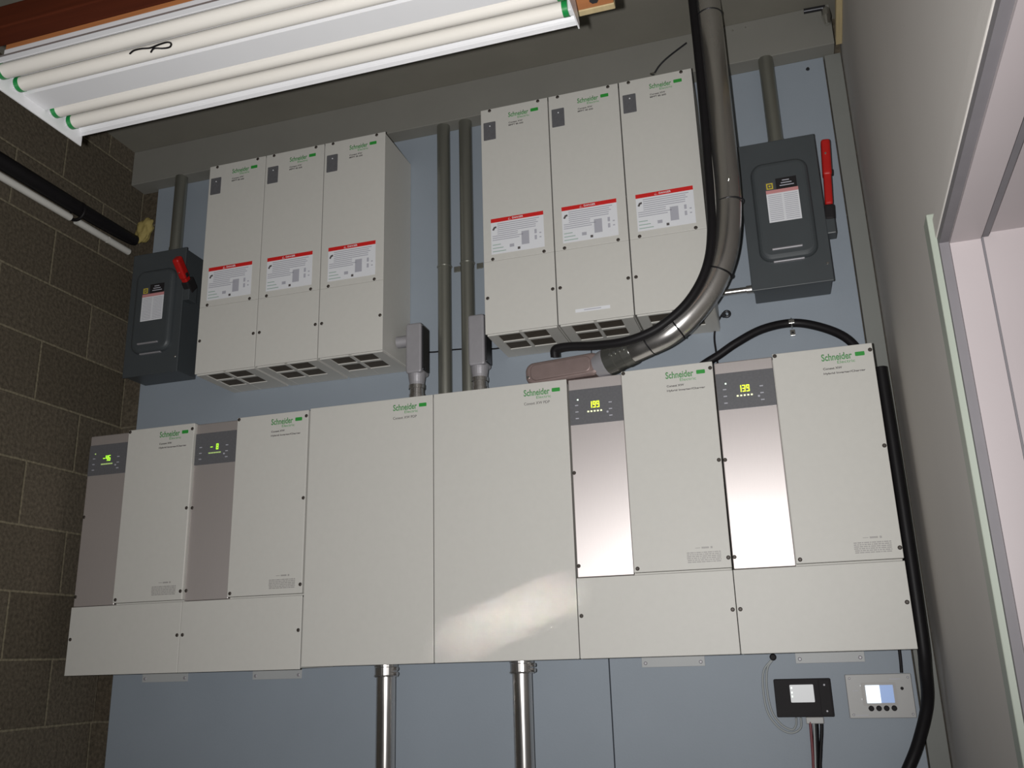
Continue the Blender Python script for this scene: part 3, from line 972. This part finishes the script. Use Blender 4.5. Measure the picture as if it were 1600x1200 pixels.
root = thing('system_panel', 'small beige wall panel with a lit blue-white screen and four black buttons', 'monitor', (1.0645, 0, -0.165))
MB().rrect(0, 0.1585, 0, 0.1065, -0.0005, -0.020, 0.002, 0.0015).build('case', M['plate'], root)
MB().rrect(0.036, 0.120, 0.030, 0.086, -0.0195, -0.0208, 0.004).build('screen_bezel', M['soft_print'], root)
sc_ = MB().rrect(0.046, 0.080, 0.0365, 0.0795, -0.0205, -0.022, 0.001).build('screen', M['lcd'], root)
MB().rrect(0.0802, 0.112, 0.0365, 0.0795, -0.0205, -0.022, 0.001).build('screen_area', M['lcd_blue'], sc_)
for k in range(4):
    MB().lathe((0.054 + 0.0182 * k, -0.0195, 0.0235), (0.054 + 0.0182 * k, -0.024, 0.0235), [(0, 0.0068), (0.6, 0.0068), (1, 0.005)], 18).build('button', M['black_plastic'], root)
MB().lathe((0.1335, -0.0195, 0.0705), (0.1335, -0.0235, 0.0705), [(0, 0.0042), (1, 0.003)], 14).build('button', M['black_plastic'], root)
for x, z in ((0.010, 0.097), (0.1505, 0.097), (0.010, 0.009), (0.1505, 0.009)):
    screw(x, z, -0.0195, root, M['cast'], 0.0028)
for z in (0.077, 0.044):
    MB().box(0.0335, 0.0365, -0.0208, -0.0195, z, z + 0.004).build('indicator_light', M['white_label'], root)
for a in ((0.012, 0.045, 0.0065, 0.0080), (0.106, 0.132, 0.0925, 0.0945), (0.014, 0.028, 0.066, 0.0675)):
    MB().box(a[0], a[1], -0.0204, -0.0198, a[2], a[3]).build('printed_text', M['grey_print'], root)

# leads under the black monitor
for i, (dx, m_, r, lab) in enumerate(((0.0, 'black', 0.0075, 'black lead in the bundle under the black monitor, the thickest'),
                                      (-0.012, 'wine', 0.0035, 'dark red lead in the bundle under the black monitor'),
                                      (0.014, 'black', 0.0045, 'black lead at the right edge of the bundle under the black monitor'),
                                      (-0.004, 'white_wire', 0.0025, 'pale lead in the bundle under the black monitor'))):
    if m_ == 'wine' and 'wine' not in M:
        M['wine'] = mat('dark_red_wire', (0.16, 0.03, 0.035), 0.4, var=0.1)
    y = -0.010 - (0.009 if i in (1, 3) else 0)
    cable('monitor_lead', [(0.979 + dx * 1.1, y, -0.172), (0.977 + dx, y, -0.20), (0.972 + dx * 0.75, y, -0.25), (0.968 + dx * 0.65, y, -0.30), (0.970 + dx, y, -0.42)],
          r, M[m_], lab, seg=10, group='leads under the black monitor')
cable('pale_wire', [(0.889, -0.006, -0.016), (0.872, -0.006, -0.04), (0.866, -0.005, -0.09), (0.872, -0.005, -0.145), (0.892, -0.006, -0.178), (0.918, -0.006, -0.192), (0.930, -0.008, -0.180), (0.932, -0.012, -0.162)],
      0.0028, M['white_wire'], 'pale looped wire at the left of the black monitor, the inner loop', seg=8, group='pale looped wires')
cable('pale_wire', [(0.884, -0.006, -0.018), (0.862, -0.006, -0.045), (0.856, -0.005, -0.095), (0.862, -0.005, -0.150), (0.886, -0.006, -0.186), (0.915, -0.006, -0.200), (0.940, -0.008, -0.188), (0.944, -0.012, -0.162)],
      0.0028, M['white_wire'], 'pale looped wire at the left of the black monitor, the outer loop', seg=8, group='pale looped wires')
tag(MB().lathe((0.890, -0.0005, -0.010), (0.890, -0.016, -0.010), [(0, 0.009), (0.6, 0.009), (1, 0.006)], 16).build('cable_gland', M['black_plastic']),
    'small black cable gland just under the bottom right wiring box', 'fitting')
cable('thin_cable', [(1.206, -0.008, 0.0), (1.205, -0.008, -0.03), (1.203, -0.010, -0.057)], 0.004, M['black'],
      'short black cable dropping into the top of the small beige wall panel', seg=10)

# ------------------------------------------------------------------ pipes on the left block wall
tag(MB().tube([(-1.268, -3.3, 1.545), (-1.268, -2.0, 1.545), (-1.268, -0.9, 1.546), (-1.268, -0.35, 1.546), (-1.267, -0.10, 1.550), (-1.262, -0.052, 1.552)], [0.026, 0.026, 0.026, 0.025, 0.022, 0.020], 18).build('insulated_pipe', M['black']),
    'black insulated pipe running along the dark block wall toward the left switch', 'pipe')
for ya, yb_, lab in ((-3.3, -0.352, 'long white plastic pipe under the black pipe on the block wall'),
                     (-0.322, -0.175, 'short white plastic pipe piece under the black pipe, nearer the long piece'),
                     (-0.166, -0.055, 'short white plastic pipe piece under the black pipe, nearest the left switch')):
    tag(MB().cyl((-1.285, ya, 1.508), (-1.285, yb_, 1.508), 0.0125, 16).build('white_pipe', M['white_pvc']), lab, 'pipe', 'white pipe pieces on the block wall')
tag(MB().torus((-1.272, -0.337, 1.535), (0, 1, 0), 0.032, 0.006, 24).build('pipe_strap', M['black']),
    'black strap around the pipes on the block wall', 'strap')
bm = bmesh.new()
bmesh.ops.create_icosphere(bm, subdivisions=4, radius=1)
for v in bm.verts:
    d = v.co.copy()
    n_ = 1 + 0.32 * noise.noise(d * 1.7) + 0.12 * noise.noise(d * 5)
    v.co = Vector((d.x * 0.030, d.y * 0.024, d.z * 0.050)) * n_
for f_ in bm.faces:
    f_.smooth = True
me = bpy.data.meshes.new('foam_lump')
bm.to_mesh(me)
bm.free()
me.materials.append(M['foam'])
o = bpy.data.objects.new('foam_lump', me)
COL.objects.link(o)
o.location = (-1.246, -0.026, 1.602)
o.rotation_euler = (0, 0.35, 0)
tag(o, 'lump of yellow sealing foam at the end of the black pipe in the left corner', 'foam')

# ------------------------------------------------------------------ light fixture and its timber
FX0, FX1, FY0, FY1 = -0.604, 0.664, -1.334, -1.043
root = thing('strip_light', 'white four-tube strip light hanging unlit near the ceiling at top left', 'ceiling light', (0, -1.19, 1.345))
lx = Vector(root.location)


def F(x, y, z):
    return (x - lx.x, y - lx.y, z - lx.z)


def fbox(m, x0, x1, y0, y1, z0, z1, bev=0.0):
    m.box(x0 - lx.x, x1 - lx.x, y0 - lx.y, y1 - lx.y, z0 - lx.z, z1 - lx.z, bev)


# reflector: folded sheet, section in y-z, extruded along x
sec = [(FY0, 1.283), (FY0 + 0.003, 1.290), (-1.315, 1.312), (-1.265, 1.316), (-1.228, 1.302), (-1.222, 1.278), (-1.158, 1.278), (-1.152, 1.302), (-1.115, 1.316), (-1.065, 1.312), (FY1 - 0.003, 1.290), (FY1, 1.283)]
bm = bmesh.new()
lo = [[bm.verts.new(F(x, y, z)) for y, z in sec] for x in (FX0, FX1)]
hi = [[bm.verts.new(F(x, y, z + 0.003)) for y, z in sec] for x in (FX0, FX1)]
n = len(sec)
for k in range(n - 1):
    bm.faces.new((lo[0][k], lo[0][k + 1], lo[1][k + 1], lo[1][k]))
    bm.faces.new((hi[0][k + 1], hi[0][k], hi[1][k], hi[1][k + 1]))
for a in (0, 1):
    for k in range(n - 1):
        bm.faces.new((lo[a][k], lo[a][k + 1], hi[a][k + 1], hi[a][k]))
for k in (0, n - 1):
    bm.faces.new((lo[0][k], lo[1][k], hi[1][k], hi[0][k]))
bmesh.ops.recalc_face_normals(bm, faces=bm.faces[:])
mb = MB()
mb.bm.free()
mb.bm = bm
mb.build('reflector', M['white_enamel'], root)
m = MB()
fbox(m, FX0, FX1, FY0 - 0.002, FY0 + 0.001, 1.276, 1.290, 0.0008)
fbox(m, FX0, FX1, FY1 - 0.001, FY1 + 0.002, 1.276, 1.290, 0.0008)
m.build('rim', M['white_enamel'], root)
m = MB()
fbox(m, FX0 + 0.01, FX1 - 0.01, -1.298, -1.08, 1.319, 1.345, 0.002)
m.build('housing', M['white_enamel'], root)
for x in (FX0, FX1):
    bm = bmesh.new()
    out = [(FY0 - 0.004, 1.252), (FY1 + 0.006, 1.252), (FY1 + 0.006, 1.288), (FY1 - 0.03, 1.322), (FY0 + 0.03, 1.322), (FY0 - 0.004, 1.288)]
    if x > 0:
        out = [(a, b_ + 0.018 if b_ < 1.26 else b_) for a, b_ in out]
    A = [bm.verts.new(F(x - 0.0015, a, b_)) for a, b_ in out]
    B_ = [bm.verts.new(F(x + 0.0015, a, b_)) for a, b_ in out]
    bm.faces.new(A)
    bm.faces.new(B_[::-1])
    for k in range(6):
        bm.faces.new((A[k], A[(k + 1) % 6], B_[(k + 1) % 6], B_[k]))
    bmesh.ops.recalc_face_normals(bm, faces=bm.faces[:])
    mb = MB()
    mb.bm.free()
    mb.bm = bm
    mb.build('end_plate', M['white_enamel'], root)
for y in (-1.297, -1.247, -1.137, -1.086):
    tb = MB().cyl(F(FX0 + 0.022, y, 1.287), F(FX1 - 0.022, y, 1.287), 0.0165, 24).build('tube', M['tube_glass'], root)
    for xa, xb in ((FX0 + 0.010, FX0 + 0.022), (FX1 - 0.022, FX1 - 0.010)):
        MB().cyl(F(xa, y, 1.287), F(xb, y, 1.287), 0.0172, 24).build('tube_end', M['green_ring'], tb)
    for xa, xb in ((FX0 + 0.0018, FX0 + 0.0105), (FX1 - 0.0105, FX1 - 0.0018)):
        s_ = MB()
        fbox(s_, xa, xb, y - 0.010, y + 0.010, 1.274, 1.318, 0.002)
        s_.build('lamp_holder', M['white_enamel'], root)
# looped black twist hanging under the tubes
cable('twist_tie', [(-0.262, -1.283, 1.2630), (-0.247, -1.289, 1.2630), (-0.229, -1.289, 1.2630), (-0.209, -1.285, 1.2630), (-0.186, -1.288, 1.2630), (-0.165, -1.289, 1.2630), (-0.159, -1.283, 1.2630), (-0.168, -1.275, 1.2620), (-0.184, -1.276, 1.2620), (-0.200, -1.284, 1.2600), (-0.214, -1.276, 1.2600)],
      0.0018, M['black'], 'small black looped wire tie stuck under the strip light tubes', 'tie', seg=8)

root = thing('timber_support', 'reddish brown timber boards above the strip light at the top left', 'timber', (0, -1.19, 1.347))
m = MB()
fbox(m, -0.598, 0.735, -1.292, -0.995, 1.347, 1.385, 0.002)
m.build('board', M['wood_orange'], root)
m = MB()
fbox(m, -0.610, 0.735, -1.356, -1.303, 1.3475, 1.405, 0.003)
m.build('rail', M['wood_dark'], root)
m = MB()
fbox(m, -0.598, 0.735, -0.993, -0.975, 1.347, 1.39, 0.002)
m.build('edge_strip', M['wood_pale'], root)
for x, y in ((0.697, -1.025), (0.55, -1.25), (-0.6, -1.05), (-0.6, -1.25)):
    MB().cyl(F(x, y, 1.3465), F(x, y, CEIL), 0.005, 12).lathe(F(x, y, 1.3465), F(x, y, 1.339), [(0, 0.010), (1, 0.010)], 6).build('hanger_rod', M['dark_steel'], root)

# rod and lamp glint near the ceiling in the right corner
root = thing('ceiling_pipe_stub', 'dark stub rod and chrome cap under the ceiling in the right corner', 'pipe', (1.19, -0.09, 1.90))
MB().cyl((0, 0, 0), (0.062, 0, -0.002), 0.008, 14).build('rod', M['dark_steel'], root)
MB().lathe((0.062, 0, -0.002), (0.062, -0.002, -0.065), [(0, 0.006), (0.15, 0.012), (0.55, 0.014), (1, 0.008)], 20).build('cap', M['bright_screw'], root)
